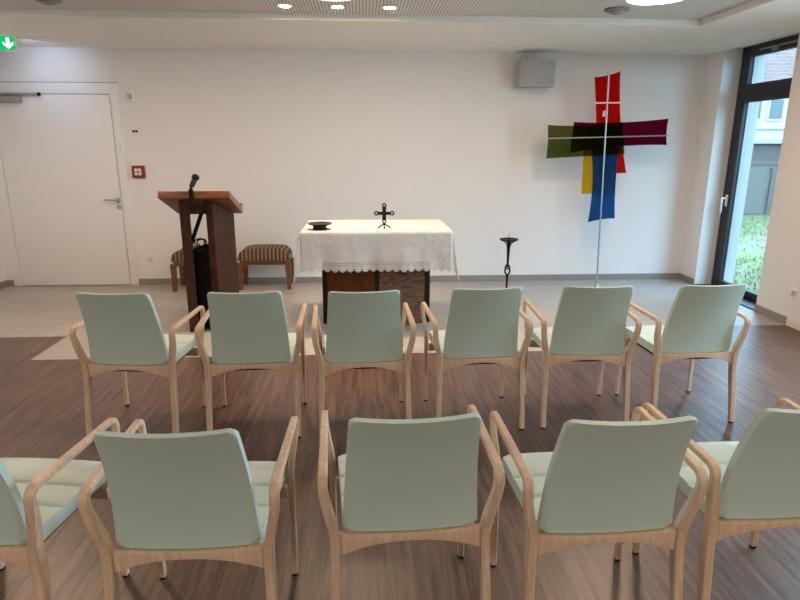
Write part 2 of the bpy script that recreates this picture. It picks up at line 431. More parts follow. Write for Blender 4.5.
# ------------------------------------------------------------------ window (glazed door) on the right wall
def glazed(name, y0, y1, handle_side):
    w = thing(name, None, None, (0, 0, 0)); w['kind'] = 'structure'
    xa, xb = 4.07, 4.14; f = .075; s = .095
    z1 = H+.03
    boxes('window_frame', [(xa, xb, y1-f, y1, 0, z1), (xa, xb, y0, y0+f, 0, z1), (xa, xb, y0+f, y1-f, z1-.055, z1), (xa, xb, y0+f, y1-f, 2.09, 2.15), (xa, xb, y0+f, y1-f, 0, .03)], M['anthracite'], w, bev=.004)
    ya, yb = y0+f, y1-f
    def sash(nm, za, zb, zoff=.0):
        h = boxes(nm, [(xa-.012, xb-.02, yb-s, yb+.008, za, zb), (xa-.012, xb-.02, ya-.008, ya+s, za, zb), (xa-.012, xb-.02, ya+s, yb-s, zb-.062, zb), (xa-.012, xb-.02, ya+s, yb-s, za, za+.07)], M['anthracite'], w, bev=.004)
        # glazing bead / spacer and pane
        boxes('spacer', [(xb-.04, xb-.03, yb-s-.012, yb-s, za+.07, zb-.062), (xb-.04, xb-.03, ya+s, ya+s+.012, za+.07, zb-.062)], M['grey_metal'], h)
        box('pane', (xb-.038, xb-.032, ya+s, yb-s, za+.07, zb-.062), M['glass'], h)
        return h
    sash('upper_sash', 2.145, z1-.05)
    lo = sash('lower_sash', .025, 2.095)
    yh = yb-.03 if handle_side > 0 else ya+.03
    hh = boxes('window_handle', [(xa-.024, xa-.012, yh-.018, yh+.018, .93, 1.06)], M['white_plastic'], lo, bev=.004)
    bm = bmesh.new(); tube(bm, smooth_path([(xa-.02, yh, 1.02), (xa-.065, yh, 1.02), (xa-.07, yh, 1.0), (xa-.068, yh, .86)], 5), .011, 10); finish('grip', bm, M['white_plastic'], hh)
    # opener arm at the top
    op = boxes('fanlight_opener', [(xa-.03, xa-.012, ya+.15, yb-.25, z1-.07, z1-.055)], M['grey_metal'], w, bev=.003)
    boxes('opener_arm', [(xa-.045, xa-.012, (ya+yb)/2-.05, (ya+yb)/2+.03, z1-.10, z1-.06)], M['grey_metal'], op, bev=.003)
    boxes('threshold', [(XR+.0, xa+.06, y0, y1, -.001, .012)], M['anthracite'], w)
    return w
glazed('window_1', *WIN[0], 1)
glazed('window_2', *WIN[1], 1)

# ------------------------------------------------------------------ ceiling fittings
def round_lamp(x, y, label, mat='lamp'):
    t = thing('ceiling_lamp', label, 'ceiling lamp', (x, y, HP), group='round ceiling lamps')
    bm = bmesh.new(); lathe(bm, [(.195, -.004), (.200, -.022), (.212, -.022), (.216, -.0), (.195, .0), (.195, -.004)], 48); finish('rim', bm, M['rim'], t)
    bm = bmesh.new(); lathe(bm, [(0, -.020), (.196, -.018), (.196, -.002), (0, -.002)], 48); finish('diffuser', bm, M[mat], t)
round_lamp(2.09, 4.50, 'round glowing ceiling lamp on the right, near the smoke detector above the cross')
round_lamp(-.19, 4.54, 'round glowing ceiling lamp in the middle, just before the three small downlights', 'lamp_low')
round_lamp(-2.72, 4.52, 'round glowing ceiling lamp in the top left corner of the photo')
for i, (x, lab) in enumerate(((-.58, 'leftmost of the three small warm downlights above the altar'), (-.18, 'middle of the three small warm downlights above the altar'), (.22, 'rightmost of the three small warm downlights above the altar'))):
    t = thing('downlight', lab, 'downlight', (x, 5.01, HP), group='small downlights above the altar')
    bm = bmesh.new(); lathe(bm, [(.042, -.002), (.046, -.010), (.056, -.008), (.058, 0), (.042, 0), (.042, -.002)], 32); finish('rim', bm, M['rim'], t)
    bm = bmesh.new(); lathe(bm, [(0, -.006), (.043, -.006), (.043, -.001), (0, -.001)], 32); finish('lens', bm, M['spot_lens'], t)
def detector(x, y, label):
    t = thing('smoke_detector', label, 'smoke detector', (x, y, HP), group='ceiling smoke detectors')
    bm = bmesh.new(); lathe(bm, [(0, 0), (.095, 0), (.095, -.012), (.085, -.018), (0, -.018)], 40); finish('base', bm, M['detector'], t)
    bm = bmesh.new(); lathe(bm, [(.06, -.018), (.055, -.032), (.03, -.040), (0, -.041)], 32); finish('sensor_head', bm, M['detector'], t)
detector(1.99, 4.95, 'dark grey disc detector on the perforated ceiling beside the right lamp')
detector(-2.29, 4.93, 'dark grey disc detector on the perforated ceiling at the upper left')

# exit sign
t = thing('exit_sign', 'green glowing emergency exit sign hanging from the ceiling by the door', 'exit sign', (-3.41, 6.27, 2.44))
boxes('housing', [(-.155, .155, -.012, .02, 0, .130)], M['white_plastic'], t, bev=.004)
box('green_panel', (-.148, .148, -.016, -.012, .006, .124), M['green_sign'], t)
bm = bmesh.new()
def poly(bm, pts, y): bm.faces.new([bm.verts.new((x, y, z)) for x, z in pts])
ax_, az = .088, .020
poly(bm, [(ax_-.017, az+.094), (ax_+.017, az+.094), (ax_+.017, az+.03), (ax_-.017, az+.03)], -.0175)
poly(bm, [(ax_-.048, az+.062), (ax_-.048, az+.032), (ax_, az-.006), (ax_, az+.024)], -.0175)
poly(bm, [(ax_+.048, az+.062), (ax_+.048, az+.032), (ax_, az-.006), (ax_, az+.024)], -.0175)
finish('arrow', bm, M['white_sign'], t, smooth=False)
bm = bmesh.new()
px = -.07
poly(bm, [(px-.005, .075), (px+.018, .080), (px+.014, .050), (px-.012, .046)], -.0175)
poly(bm, [(px-.012, .046), (px+.014, .05), (px+.03, .02), (px+.018, .016), (px, .038)], -.0175)
poly(bm, [(px-.012, .048), (px+.004, .044), (px-.02, .018), (px-.045, .018), (px-.045, .026), (px-.022, .028)], -.0175)
poly(bm, [(px+.016, .078), (px+.036, .062), (px+.032, .056), (px+.012, .068)], -.0175)
poly(bm, [(px-.004, .075), (px-.03, .064), (px-.032, .05), (px-.024, .05), (px-.02, .06), (px+.002, .066)], -.0175)
poly(bm, [(px+.012+.011*math.cos(a*PI/5), .096+.011*math.sin(a*PI/5)) for a in range(10)], -.0175)
finish('running_figure', bm, M['white_sign'], t, smooth=False)
box('stem', (-.02, .02, -.005, .012, .130, .131), M['white_plastic'], t)

# loudspeaker on the wall
t = thing('loudspeaker', 'grey box loudspeaker mounted high on the back wall', 'loudspeaker', (1.885, D, 2.20))
boxes('cabinet', [(-.19, .19, -.26, -.05, 0, .275)], M['spk'], t, bev=.008)
box('grille', (-.178, .178, -.266, -.258, .012, .263), M['spk_grille'], t, bev=.002)
bm = bmesh.new(); tube(bm, smooth_path([(-.03, -.15, .27), (-.02, -.15, .32), (.02, -.15, .345), (.07, -.15, .345), (.11, -.15, .32), (.12, -.15, .27)], 6), .010, 8); finish('bracket', bm, M['white_plastic'], t)
box('wall_mount', (-.06, .06, -.05, 0, .08, .20), M['grey_metal'], t, bev=.003)

# wall devices
t = thing('motion_detector', 'small white square sensor on the wall right of the door top', 'sensor', (-2.495, D, 2.085))
boxes('housing', [(-.046, .046, -.03, 0, -.058, .058)], M['white_plastic'], t, bev=.006)
box('lens', (-.026, .026, -.034, -.029, -.032, .032), M['spk'], t, bev=.003)
t = thing('key_switch', 'tiny white wall switch with two dark dots beside the door', 'switch', (-2.485, D, 1.715))
boxes('plate', [(-.046, .046, -.010, 0, -.040, .040)], M['wall'], t, bev=.003)
for sx in (-.014, .016):
    bm = bmesh.new(); lathe(bm, [(0, 0), (.013, 0), (.012, .008), (0, .008)], 16, (sx, -.010, .008), Matrix.Rotation(PI/2, 4, 'X')); finish('key_hole', bm, M['black'], t)
t = thing('fire_alarm_switch', 'dark red framed alarm call box on the wall between door and lectern', 'alarm box', (-2.49, D, 1.29))
boxes('housing', [(-.067, .067, -.035, 0, -.067, .067)], M['red_plastic'], t, bev=.005)
box('front_plate', (-.036, .036, -.038, -.034, -.036, .036), M['white_plastic'], t, bev=.001)
boxes('symbol', [(-.004, .004, -.040, -.0375, -.030, .030), (-.030, .030, -.040, -.0375, -.004, .004)], M['red_plastic'], t)
def socket(loc, rz, label):
    t = thing('wall_socket', label, 'socket', loc, rz)
    boxes('plate', [(-.041, .041, -.010, 0, -.041, .041)], M['white_plastic'], t, bev=.003)
    bm = bmesh.new(); lathe(bm, [(.024, 0), (.024, -.004), (.021, -.004), (.020, .012), (0, .012)], 24, (0, -.0145, 0), Matrix.Rotation(-PI/2, 4, 'X')); finish('recess', bm, M['spk'], t)
    for sx in (-.0095, .0095):
        bm = bmesh.new(); lathe(bm, [(0, 0), (.003, 0), (.003, .004), (0, .004)], 8, (sx, -.0105, 0), Matrix.Rotation(PI/2, 4, 'X')); finish('pin_hole', bm, M['black'], t)
socket((-2.46, D, .30), 0, 'white wall socket low on the wall left of the lectern')
socket((XR, 4.985, .305), -PI/2, 'white wall socket low on the wall right of the window')

# ------------------------------------------------------------------ chairs
def fillet(poly_, rads, n=7):
    P = [Vector(p) for p in poly_]; out = [P[0]]
    for i in range(1, len(P)-1):
        r = rads[i-1]; a = (P[i-1]-P[i]).normalized(); b = (P[i+1]-P[i]).normalized()
        q0 = P[i]+a*r; q1 = P[i]+b*r
        for k in range(n+1):
            t = k/n; out.append(q0*(1-t)**2 + P[i]*2*t*(1-t) + q1*t*t)
    out.append(P[-1]); return out

def frame_bms(side):
    """bent wood side frame: returns meshes of rear leg, armrest, front leg (they meet end to end)."""
    def sstep(z, a, b):
        t = min(max((z-a)/(b-a), 0), 1); return t*t*(3-2*t)
    path = fillet([(-.262, .008), (-.200, .385), (-.246, .640), (.216, .650), (.193, .008)], [.09, .045, .038])
    # subdivide long segments
    dense = []
    for a, b in zip(path, path[1:]):
        k = max(1, int((b-a).length/.03))
        for i in range(k): dense.append(a + (b-a)*(i/k))
    dense.append(path[-1])
    L = [0]
    for a, b in zip(dense, dense[1:]): L.append(L[-1]+(b-a).length)
    n = len(dense); rings_i = []
    # split where the path turns flat
    iA = min(range(n), key=lambda i: (dense[i]-Vector((-.203, .640))).length)
    iB = min(range(n), key=lambda i: (dense[i]-Vector((.178, .650))).length)
    def ring(bm, i):
        p = dense[i]; t = (dense[min(i+1, n-1)] - dense[max(i-1, 0)]).normalized()
        nrm = Vector((-t.y, t.x))
        y, z = p
        if y < 0 or i < n*.5:
            x = .243 - .006*sstep(z, .1, .40) + .031*sstep(z, .40, .61)
        else: x = .250 + .023*sstep(z, .42, .62)
        if iA <= i <= iB: x = .268 + .005*(i-iA)/(iB-iA)
        # in-plane thickness
        if i <= iA:
            th = .026 + (.040-.026)*sstep(z, 0, .36) - .019*sstep(z, .48, .642)
        elif i >= iB: th = .020 + .008*sstep(.65-z, 0, .2) - .006*sstep(.5-z, .1, .5)
        else: th = .021 - .001*(i-iA)/(iB-iA)
        w = .029 if i <= iA else (.029 - .006*(i-iA)/(iB-iA) if i < iB else .023); hw, ht = w/2, th/2; c = min(.0035, ht*.35)
        prof = [(-hw+c, -ht), (hw-c, -ht), (hw, -ht+c), (hw, ht-c), (hw-c, ht), (-hw+c, ht), (-hw, ht-c), (-hw, -ht+c)]
        return [bm.verts.new((side*(x + u), y + nrm.x*v, z + nrm.y*v)) for u, v in prof]
    res = []
    for a, b in ((0, iA), (iA, iB), (iB, n-1)):
        bm = bmesh.new(); rs = [ring(bm, i) for i in range(a, b+1)]
        for r0, r1 in zip(rs, rs[1:]):
            for k in range(8): bm.faces.new((r0[k], r0[(k+1) % 8], r1[(k+1) % 8], r1[k]))
        bm.faces.new(rs[0][::-1]); bm.faces.new(rs[-1]); res.append(bm)
    return res

def make_chair():
    t = thing('armchair', None, 'chair', group='mint armchairs')
    for s in (-1, 1):
        rl, ar, fl = frame_bms(s)
        a = finish('leg', rl, M['beech'], t); b = finish('leg', fl, M['beech'], t)
        finish('armrest', ar, M['beech'], t)
        for par, x, y in ((a, s*.243, -.262), (b, s*.250, .193)):
            bm = bmesh.new(); lathe(bm, [(0, 0), (.012, 0), (.013, .003), (.013, .009), (0, .009)], 14, (x, y, 0)); finish('foot_glide', bm, M['black'], par)
    # seat cushion (a = x, b = y, t = height), quilted in three
    seams = (-.145, -.04, .075)
    out = rounded_outline(.210, .230, -.195, .240, .030)
    def pl(a, b, tt):
        z = tt
        top = (tt > .035)
        if top:
            for s_ in seams:
                dd = abs(b-s_)
                z -= .007*math.exp(-(dd/.007)**2)
            z += .006*(1-(a/.22)**2) - .010*max(0, (b-.17)/.07)**2
        return (a, b, z + .400 + .014*(b+.195)/.43)
    cuts = []
    for s_ in seams: cuts += [s_-.016, s_-.008, s_-.003, s_, s_+.003, s_+.008, s_+.016]
    bm = slab(out, 0, .050, .014, frange(-.2, .2, 6), sorted(cuts + [-.09, .015, .13, .19, .215]), pl)
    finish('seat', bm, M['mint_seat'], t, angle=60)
    box('seat_pan', (-.195, .195, -.18, .215, .378, .401), M['black'], t, bev=.004)
    # backrest (a = x, b = height, t = thickness), curved in plan and leaning back
    out = rounded_outline(.214, .187, .433, .853, .016)
    def bl(a, b, tt):
        s_ = min(max((b-.433)/.42, 0), 1)
        y = -.188 - .088*s_**1.9 - .012*s_ + .006*math.sin(PI*s_)
        y -= .026*(1-(a/.21)**2)*(.55+.45*s_)
        return (a, y + tt, b + .006*(a/.2)**2*s_)
    bm = slab(out, -.015, .011, .010, frange(-.21, .21, 14), frange(.42, .85, 14), bl)
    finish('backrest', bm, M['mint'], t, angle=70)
    # arched rear rail between the back legs
    pts = []
    for i in range(17):
        x = -.23 + .46*i/16; pts.append((x, .408 - .056*min(1, (abs(x)/.23))**2.2))
    pts += [(.23, .430), (-.23, .430)]
    def rr(a, b, tt): return (a, -.206 - .016*(1-(a/.23)**2) + tt, b)
    bm = slab(pts, -.011, .011, .003, frange(-.23, .23, 12), [], rr, seg=2)
    finish('rear_rail', bm, M['beech'], t)
    box('front_rail', (-.238, .238, .168, .190, .345, .392), M['beech'], t, bev=.003)
    return t

def copy_tree(o, parent=None):
    c = o.copy(); COL.objects.link(c)
    if parent is not None: c.parent = parent
    for ch in list(o.children): copy_tree(ch, c)
    return c

CH = [(-1.270, 3.346, -5.2, 'mint padded beech armchair at the left end of the front row'),
      (-.632, 3.334, 1.9, 'mint padded beech armchair in the front row, second from left, overlapping the lectern'),
      (-.016, 3.320, 2.7, 'mint padded beech armchair in the front row hiding the left half of the altar base'),
      (.642, 3.355, 2.8, 'mint padded beech armchair in the front row below the black candle stand'),
      (1.277, 3.368, -1.8, 'mint padded beech armchair in the front row below the colourful cross'),
      (1.911, 3.374, 2.6, 'mint padded beech armchair at the right end of the front row, nearest the window'),
      (-1.198, 1.838, -7.6, 'mint armchair at the left end of the near row, cut off by the photo edge'),
      (-.532, 1.780, -.8, 'mint armchair second from the left in the near row, whole back in view'),
      (.128, 1.830, 2.0, 'middle mint armchair of the five in the near row'),
      (.742, 1.783, .6, 'mint armchair second from the right in the near row, whole back in view'),
      (1.336, 1.825, 1.3, 'mint armchair at the right end of the near row, cut off by the photo edge')]
ch0 = make_chair()
chairs = [ch0] + [copy_tree(ch0) for _ in CH[1:]]
for i, (o, (x, y, a, lab)) in enumerate(zip(chairs, CH)):
    o.location = (x, y, 0); o.rotation_euler = (0, 0, math.radians(a)); o['label'] = lab
    o['group'] = 'front row of mint armchairs' if i < 6 else 'near row of mint armchairs'

# ------------------------------------------------------------------ altar
AX, AY, AZ = .108, 5.285, .90
t = thing('altar_table', 'dark wooden altar table with angled panels under a white lace cloth', 'altar', (AX, AY, 0))
hw, hy = .465, .24
def panel(p, q, th=.022, z0=.0, z1=.86):
    p = Vector(p); q = Vector(q); dd = (q-p).normalized(); nn = Vector((-dd.y, dd.x))*th/2
    bm = bmesh.new()
    vs = [bm.verts.new((*(v), z)) for z in (z0, z1) for v in (p+nn, q+nn, q-nn, p-nn)]
    for f in ((0, 1, 2, 3), (7, 6, 5, 4), (0, 4, 5, 1), (1, 5, 6, 2), (2, 6, 7, 3), (3, 7, 4, 0)): bm.faces.new([vs[i] for i in f])
    return bm
finish('base_panel', panel((-hw+.02, 0), (-.015, -hy)), M['walnut_orange'], t)['label'] = 'orange-brown panel'
finish('base_panel', panel((.015, -hy), (hw-.02, 0)), M['walnut_light'], t)['label'] = 'grey-brown grained panel'
finish('base_panel', panel((hw-.02, 0), (.015, hy)), M['walnut'], t)
finish('base_panel', panel((-.015, hy), (-hw+.02, 0)), M['walnut'], t)
for x, y in ((-hw, 0), (hw, 0), (0, -hy), (0, hy)):
    bm = bmesh.new(); bx(bm, x-.022, x+.022, y-.022, y+.022, 0, .86, bev=.003); finish('post', bm, M['darkwood'], t)
TW, TD = .622, .375
box('tabletop', (-TW, TW, -TD, TD, .86, AZ-.002), M['walnut'], t, bev=.004)

# cloth
FO, SO = .345, .385     # overhang front/back and at the sides
def cloth_pt(s, u):
    """flat cloth coordinates -> draped point (relative to table centre)."""
    a = max(0, abs(s)-TW); b = max(0, abs(u)-TD); sx = 1 if s >= 0 else -1; sy = 1 if u >= 0 else -1
    zt = AZ+.003
    if a == 0 and b == 0: return Vector((s, u, zt + .0012*math.sin(s*9)*math.sin(u*11)))
    if a == 0:
        e = min(b, 1); o = .008*min(1, b/.02) + .020*b + .010*math.sin(s*14+1.3*sy)*(b/.3)**1.3 + .006*math.sin(s*33)*(b/.3)**2
        return Vector((s, sy*(TD+o), zt - b*.995))
    if b == 0:
        o = (.008*min(1, a/.02) + .10*a if sx > 0 else .030*min(1, a/.05) + .07*a) + .016*math.sin(u*15+.6*sx)*(a/.3)**1.3
        return Vector((sx*(TW+o), u, zt - a*.995))
    r = math.hypot(a, b); ph = math.atan2(a, b)      # 0 = front edge, pi/2 = side edge
    fl = math.sin(2*ph)**1.5*.17*r + .008*min(1, r/.02)
    dx = math.sin(ph)*(.10*r if sx > 0 else .07*r + .022*min(1, r/.05)) + fl*.50 + .006*0; dy = math.cos(ph)*.020*r + fl*.30
    # blend with the ripple of the neighbouring drapes at the seam
    k0 = max(0, 1-ph/.35); k1 = max(0, 1-(PI/2-ph)/.35)
    sS = sx*TW; uU = sy*TD
    dy += k0*(.010*math.sin(sS*14+1.3*sy)*(r/.3)**1.3 + .006*math.sin(sS*33)*(r/.3)**2)
    dx += k1*(.012*math.sin(uU*15+.6*sx)*(r/.3)**1.3)
    return Vector((sx*(TW+dx), sy*(TD+dy), zt - r*.985))
LB = .085
S1, U1 = TW+SO, TD+FO
def axis_vals(full, top, lace):
    v = [-full]
    n = 4
    for k in range(1, n+1): v.append(-full + lace*k/n)
    m = int((full-lace-top)/.018); 
    for k in range(1, m+1): v.append(-full+lace + (full-lace-top)*k/m)
    v += [-top+.006]
    m = int((2*top)/.03)
    for k in range(1, m): v.append(-top + 2*top*k/m)
    v += [top-.006]
    m = int((full-lace-top)/.018)
    for k in range(0, m): v.append(top + (full-lace-top)*k/m)
    for k in range(0, n): v.append(full-lace + lace*k/n)
    v.append(full)
    return v
ss = axis_vals(S1, TW, LB); us = axis_vals(U1, TD, LB)
bmC = bmesh.new(); bmL = bmesh.new(); uvl = bmL.loops.layers.uv.new('UVMap')
gridC = {}; gridL = {}
def gv(bm, g, i, j):
    if (i, j) not in g: g[(i, j)] = bm.verts.new(cloth_pt(ss[i], us[j]))
    return g[(i, j)]
for i in range(len(ss)-1):
    for j in range(len(us)-1):
        sm = (ss[i]+ss[i+1])/2; um = (us[j]+us[j+1])/2
        ds, du = S1-abs(sm), U1-abs(um)
        c4 = ((i, j), (i+1, j), (i+1, j+1), (i, j+1))
        if min(ds, du) < LB:
            f = bmL.faces.new([gv(bmL, gridL, *c) for c in c4])
            for lp, c in zip(f.loops, c4):
                if du <= ds: lp[uvl].uv = (ss[c[0]]/.064, (U1-abs(us[c[1]]))/LB)
                else: lp[uvl].uv = (us[c[1]]/.064, (S1-abs(ss[c[0]]))/LB)
        else: bmC.faces.new([gv(bmC, gridC, *c) for c in c4])
tc_ = thing('altar_cloth', 'white linen altar cloth with lace hem draped over the altar', 'tablecloth', (AX, AY, 0))
finish('linen', bmC, M['cloth'], tc_, angle=180)
finish('lace_border', bmL, M['lace'], tc_, angle=180)['label'] = 'openwork lace hem with scalloped edge'

# dark footed bowl
t = thing('footed_bowl', 'dark shallow footed bowl on the left of the altar cloth', 'bowl', (-.368, 5.02, AZ+.006))
bm = bmesh.new(); lathe(bm, [(0, 0), (.062, 0), (.064, .005), (.057, .010), (.056, .026), (.060, .030), (0, .030)], 40); finish('foot', bm, M['black_iron'], t)
bm = bmesh.new(); lathe(bm, [(0, .030), (.058, .030), (.085, .037), (.104, .046), (.105, .050), (.100, .050), (.07, .042), (0, .038)], 48); finish('dish', bm, plain('bronze_dish', (.035, .027, .02), .4, metal=.4), t)

# altar cross
t = thing('altar_cross', 'small black iron crucifix with ring ends standing on the altar', 'crucifix', (.172, 5.02, AZ+.005))
bm = bmesh.new(); bx(bm, -.016, .016, -.007, .007, .075, .185, bev=.002); bx(bm, -.055, .055, -.0065, .0065, .117, .143, bev=.002); finish('cross_body', bm, M['black_iron'], t)
def ring(bm, cx, cz, R_, r):
    tube(bm, [(cx+R_*math.cos(2*PI*k/20), 0, cz+R_*math.sin(2*PI*k/20)) for k in range(20)], r, 8, closed=True)
for nm, cx, cz in (('ring_end', -.066, .130), ('ring_end', .066, .130), ('ring_end', 0, .196), ('ring_end', 0, .062)):
    bm = bmesh.new(); ring(bm, cx, cz, .014, .006); finish(nm, bm, M['black_iron'], t)
bm = bmesh.new(); tube(bm, smooth_path([(-.052, 0, .004), (-.035, 0, .022), (-.012, 0, .034), (0, 0, .048), (.012, 0, .034), (.035, 0, .022), (.052, 0, .004)], 5), .006, 8)
tube(bm, smooth_path([(0, -.045, .004), (0, -.028, .02), (0, -.01, .034), (0, 0, .046), (0, .01, .034), (0, .028, .02), (0, .045, .004)], 5), .005, 8)
finish('foot', bm, M['black_iron'], t)
bm = bmesh.new(); lathe(bm, [(0, .150), (.007, .152), (.009, .158), (.006, .166), (0, .168)], 12, (0, -.010, 0)); bx(bm, -.006, .006, -.012, -.005, .095, .152, bev=.002)
bx(bm, -.042, .042, -.011, -.005, .134, .142, bev=.002); finish('figure', bm, M['black_iron'], t)

# ------------------------------------------------------------------ lectern
LX = -1.395
t = thing('lectern', 'dark walnut lectern with sloped reddish top facing away from the chairs', 'lectern', (LX, 5.07, 0))
sl = math.radians(20)
def board(p, q, th, zf, zb, z0=0.):
    p = Vector(p); q = Vector(q); dd = (q-p).normalized(); nn = Vector((-dd.y, dd.x))*th/2
    bm = bmesh.new()
    c = [p+nn, q+nn, q-nn, p-nn]; zt = [zf, zb, zb, zf]
    vs = [bm.verts.new((*v, z0)) for v in c] + [bm.verts.new((*v, z)) for v, z in zip(c, zt)]
    for f in ((0, 1, 2, 3), (7, 6, 5, 4), (0, 4, 5, 1), (1, 5, 6, 2), (2, 6, 7, 3), (3, 7, 4, 0)): bm.faces.new([vs[i] for i in f])
    bmesh.ops.bevel(bm, geom=bm.edges[:], offset=.003, segments=1, affect='EDGES')
    return bm
zT = lambda y: 1.163 - math.tan(sl)*(y+.07)
finish('side_board', board((-.090, 0), (-.200, .40), .080, zT(0), zT(.40)), M['walnut'], t)
finish('side_board', board((.112, 0), (.195, .42), .062, zT(0), zT(.42)), M['walnut'], t)
box('apron', (-.06, .09, .03, .055, 1.025, zT(.055)), M['walnut'], t)
box('shelf', (-.09, .112, .07, .34, .695, .712), M['black'], t)
box('black_panel', (-.09, .10, .10, .12, 0, .695), M['black'], t)
bm = bmesh.new(); tube(bm, [(.070, .06, 1.12), (-.090, .075, .74)], .017, 8); finish('brace', bm, M['black'], t)
# top
Tm = Matrix.Translation((.014, -.07, 1.167)) @ Matrix.Rotation(-sl, 4, 'X')
bm = bmesh.new(); bx(bm, -.287, .287, 0, .53, 0, .058, bev=.003, mat=Tm); tp = finish('top', bm, M['top_wood'], t)
bm = bmesh.new(); bx(bm, -.28, .283, .50, .528, .058, .085, bev=.003, mat=Tm); finish('book_stop', bm, M['walnut'], tp)
cb = boxes('microphone_clamp', [(-.016, .018, -.096, -.066, 1.165, 1.240)], M['black'], t, bev=.006)
# microphone
mic = thing('microphone', 'black gooseneck microphone rising from the near edge of the lectern top', 'microphone', (LX+.0, 5.07-.08, 1.236))
ax1 = Vector((.050, .012, .105)); 
bm = bmesh.new(); tube(bm, [(.002, 0, -.0), (.002, 0, .02), (.010, .002, .03)], [.010, .011, .010], 10); finish('joint', bm, M['black'], mic)
bm = bmesh.new(); tube(bm, [Vector((.006, .001, .02)) + ax1*k for k in (0, .05, .50, .58)], [.015, .020, .022, .022], 14); finish('body', bm, plain('mic_grey', (.05, .05, .05), .35, metal=.5), mic)
bm = bmesh.new(); tube(bm, [Vector((.006, .001, .02)) + ax1*k for k in (.58, .64, .76, .88, .95)], [.023, .030, .031, .025, .010], 16); finish('grille', bm, M['black_iron'], mic)
# cable coil on the lectern shelf
bm = bmesh.new()
for k, (cx, cy, rr_, zz) in enumerate(((-.025, .14, .042, .765), (-.015, .17, .038, .76))):
    tube(bm, [(LX+cx+rr_*math.cos(2*PI*i/24), 5.07+cy+.02*math.sin(4*PI*i/24), zz+rr_*.85*math.sin(2*PI*i/24)) for i in range(24)], .006, 8, closed=True)
tube(bm, smooth_path([(LX-.07, 5.2, .720), (LX-.03, 5.18, .722), (LX+.03, 5.22, .726), (LX+.08, 5.2, .721)], 6), .007, 8)
bx(bm, LX+.01, LX+.06, 5.18, 5.23, .713, .755, bev=.006)
bx(bm, LX+.07, LX+.10, 5.17, 5.21, .713, .742, bev=.006)
mark(finish('cable_coil', bm, M['black'], None), 'black looped cable with plugs lying on the lectern shelf', 'cable')

# ------------------------------------------------------------------ striped stools
def make_stool():
    t = thing('footstool', None, 'stool', group='striped footstools')
    w, dp = .285, .36
    out = rounded_outline(w, w, 0, dp, .03)
    def pl(a, b, tt):
        ta = 1-.10*(tt/.16)**2
        e = 1-((abs(a)/w)**6)*.35 if tt > .08 else 1
        z = .335 + tt*(e if tt > .08 else 1) + (.010*(1-(a/w)**2)*math.sin(PI*b/dp) if tt > .1 else 0)
        return (a*ta, .18+(b-.18)*(1-.08*(tt/.16)**2)-.0, z)
    bm = slab(out, 0, .130, .045, frange(-w, w, 14), frange(0, dp, 7), pl, seg=5)
    finish('cushion', bm, M['stripe'], t, angle=80)
    box('apron', (-.262, .262, .02, .34, .285, .340), M['stool_wood'], t, bev=.004)
    for sx in (-1, 1):
        for yy_ in (.03, .33):
            bm = bmesh.new(); vs0 = len(bm.verts)
            bx(bm, -.028, .028, -.024, .024, 0, .31, bev=.004)
            for v in bm.verts:
                k = v.co.z/.31; s_ = .72+.38*k
                v.co.x = v.co.x*s_ + sx*(.272 - .006*k); v.co.y = v.co.y*s_ + yy_
            finish('leg', bm, M['stool_wood'], t)
    return t
st = make_stool(); st.location = (-1.12, 6.60, 0); st['label'] = 'striped upholstered footstool between the lectern and the altar'
st2 = copy_tree(st); st2.location = (-1.835, 6.56, 0); st2['label'] = 'striped upholstered footstool mostly hidden behind the lectern'
st['group'] = st2['group'] = 'striped footstools by the back wall'

# ------------------------------------------------------------------ candle stand
t = thing('candle_stand', 'black wrought iron candle stand between the altar and the cross', 'candle stand', (1.535, 6.2, 0))
bm = bmesh.new(); lathe(bm, [(.02, .606), (.092, .612), (.100, .622), (.098, .626), (.088, .617), (0, .613)], 40); finish('drip_dish', bm, M['black_iron'], t)
bm = bmesh.new(); lathe(bm, [(.006, .61), (.0045, .63), (.001, .685), (0, .688)], 10); finish('spike', bm, M['black_iron'], t)
bm = bmesh.new(); lathe(bm, [(.012, .50), (.018, .52), (.021, .555), (.020, .575), (.030, .600), (.034, .608), (0, .612)], 20); finish('socket', bm, M['black_iron'], t)
for k in range(8):
    a = 2*PI*k/8+.2; c, s_ = math.cos(a), math.sin(a)
    bm = bmesh.new(); tube(bm, smooth_path([(.018*c, .018*s_, .55), (.035*c, .035*s_, .58), (.060*c, .060*s_, .602), (.085*c, .085*s_, .612)], 5), .004, 6); finish('dish_rib', bm, M['black_iron'], t)
bm = bmesh.new(); lathe(bm, [(.0, .33), (.013, .331), (.018, .345), (.012, .36), (.013, .40), (.015, .46), (.017, .51), (0, .512)], 16)
lathe(bm, [(0, .03), (.016, .03), (.012, .08), (.012, .20), (.018, .225), (.010, .24), (0, .241)], 16)
finish('shaft', bm, M['black_iron'], t)
bm = bmesh.new()
for sx in (-1, 1):
    tube(bm, smooth_path([(0, 0, .235), (sx*.020, 0, .255), (sx*.026, 0, .285), (sx*.018, 0, .315), (0, 0, .335)], 6), .009, 8)
for sx in (-1, 1):
    tube(bm, smooth_path([(0, 0, .30), (sx*.024, sx*.012, .312), (sx*.018, -sx*.012, .33), (0, 0, .34)], 5), .008, 8)
finish('knot', bm, M['black_iron'], t)
bm = bmesh.new(); lathe(bm, [(0, 0), (.13, 0), (.13, .008), (.05, .016), (.018, .034), (0, .034)], 32); finish('base', bm, M['black_iron'], t)

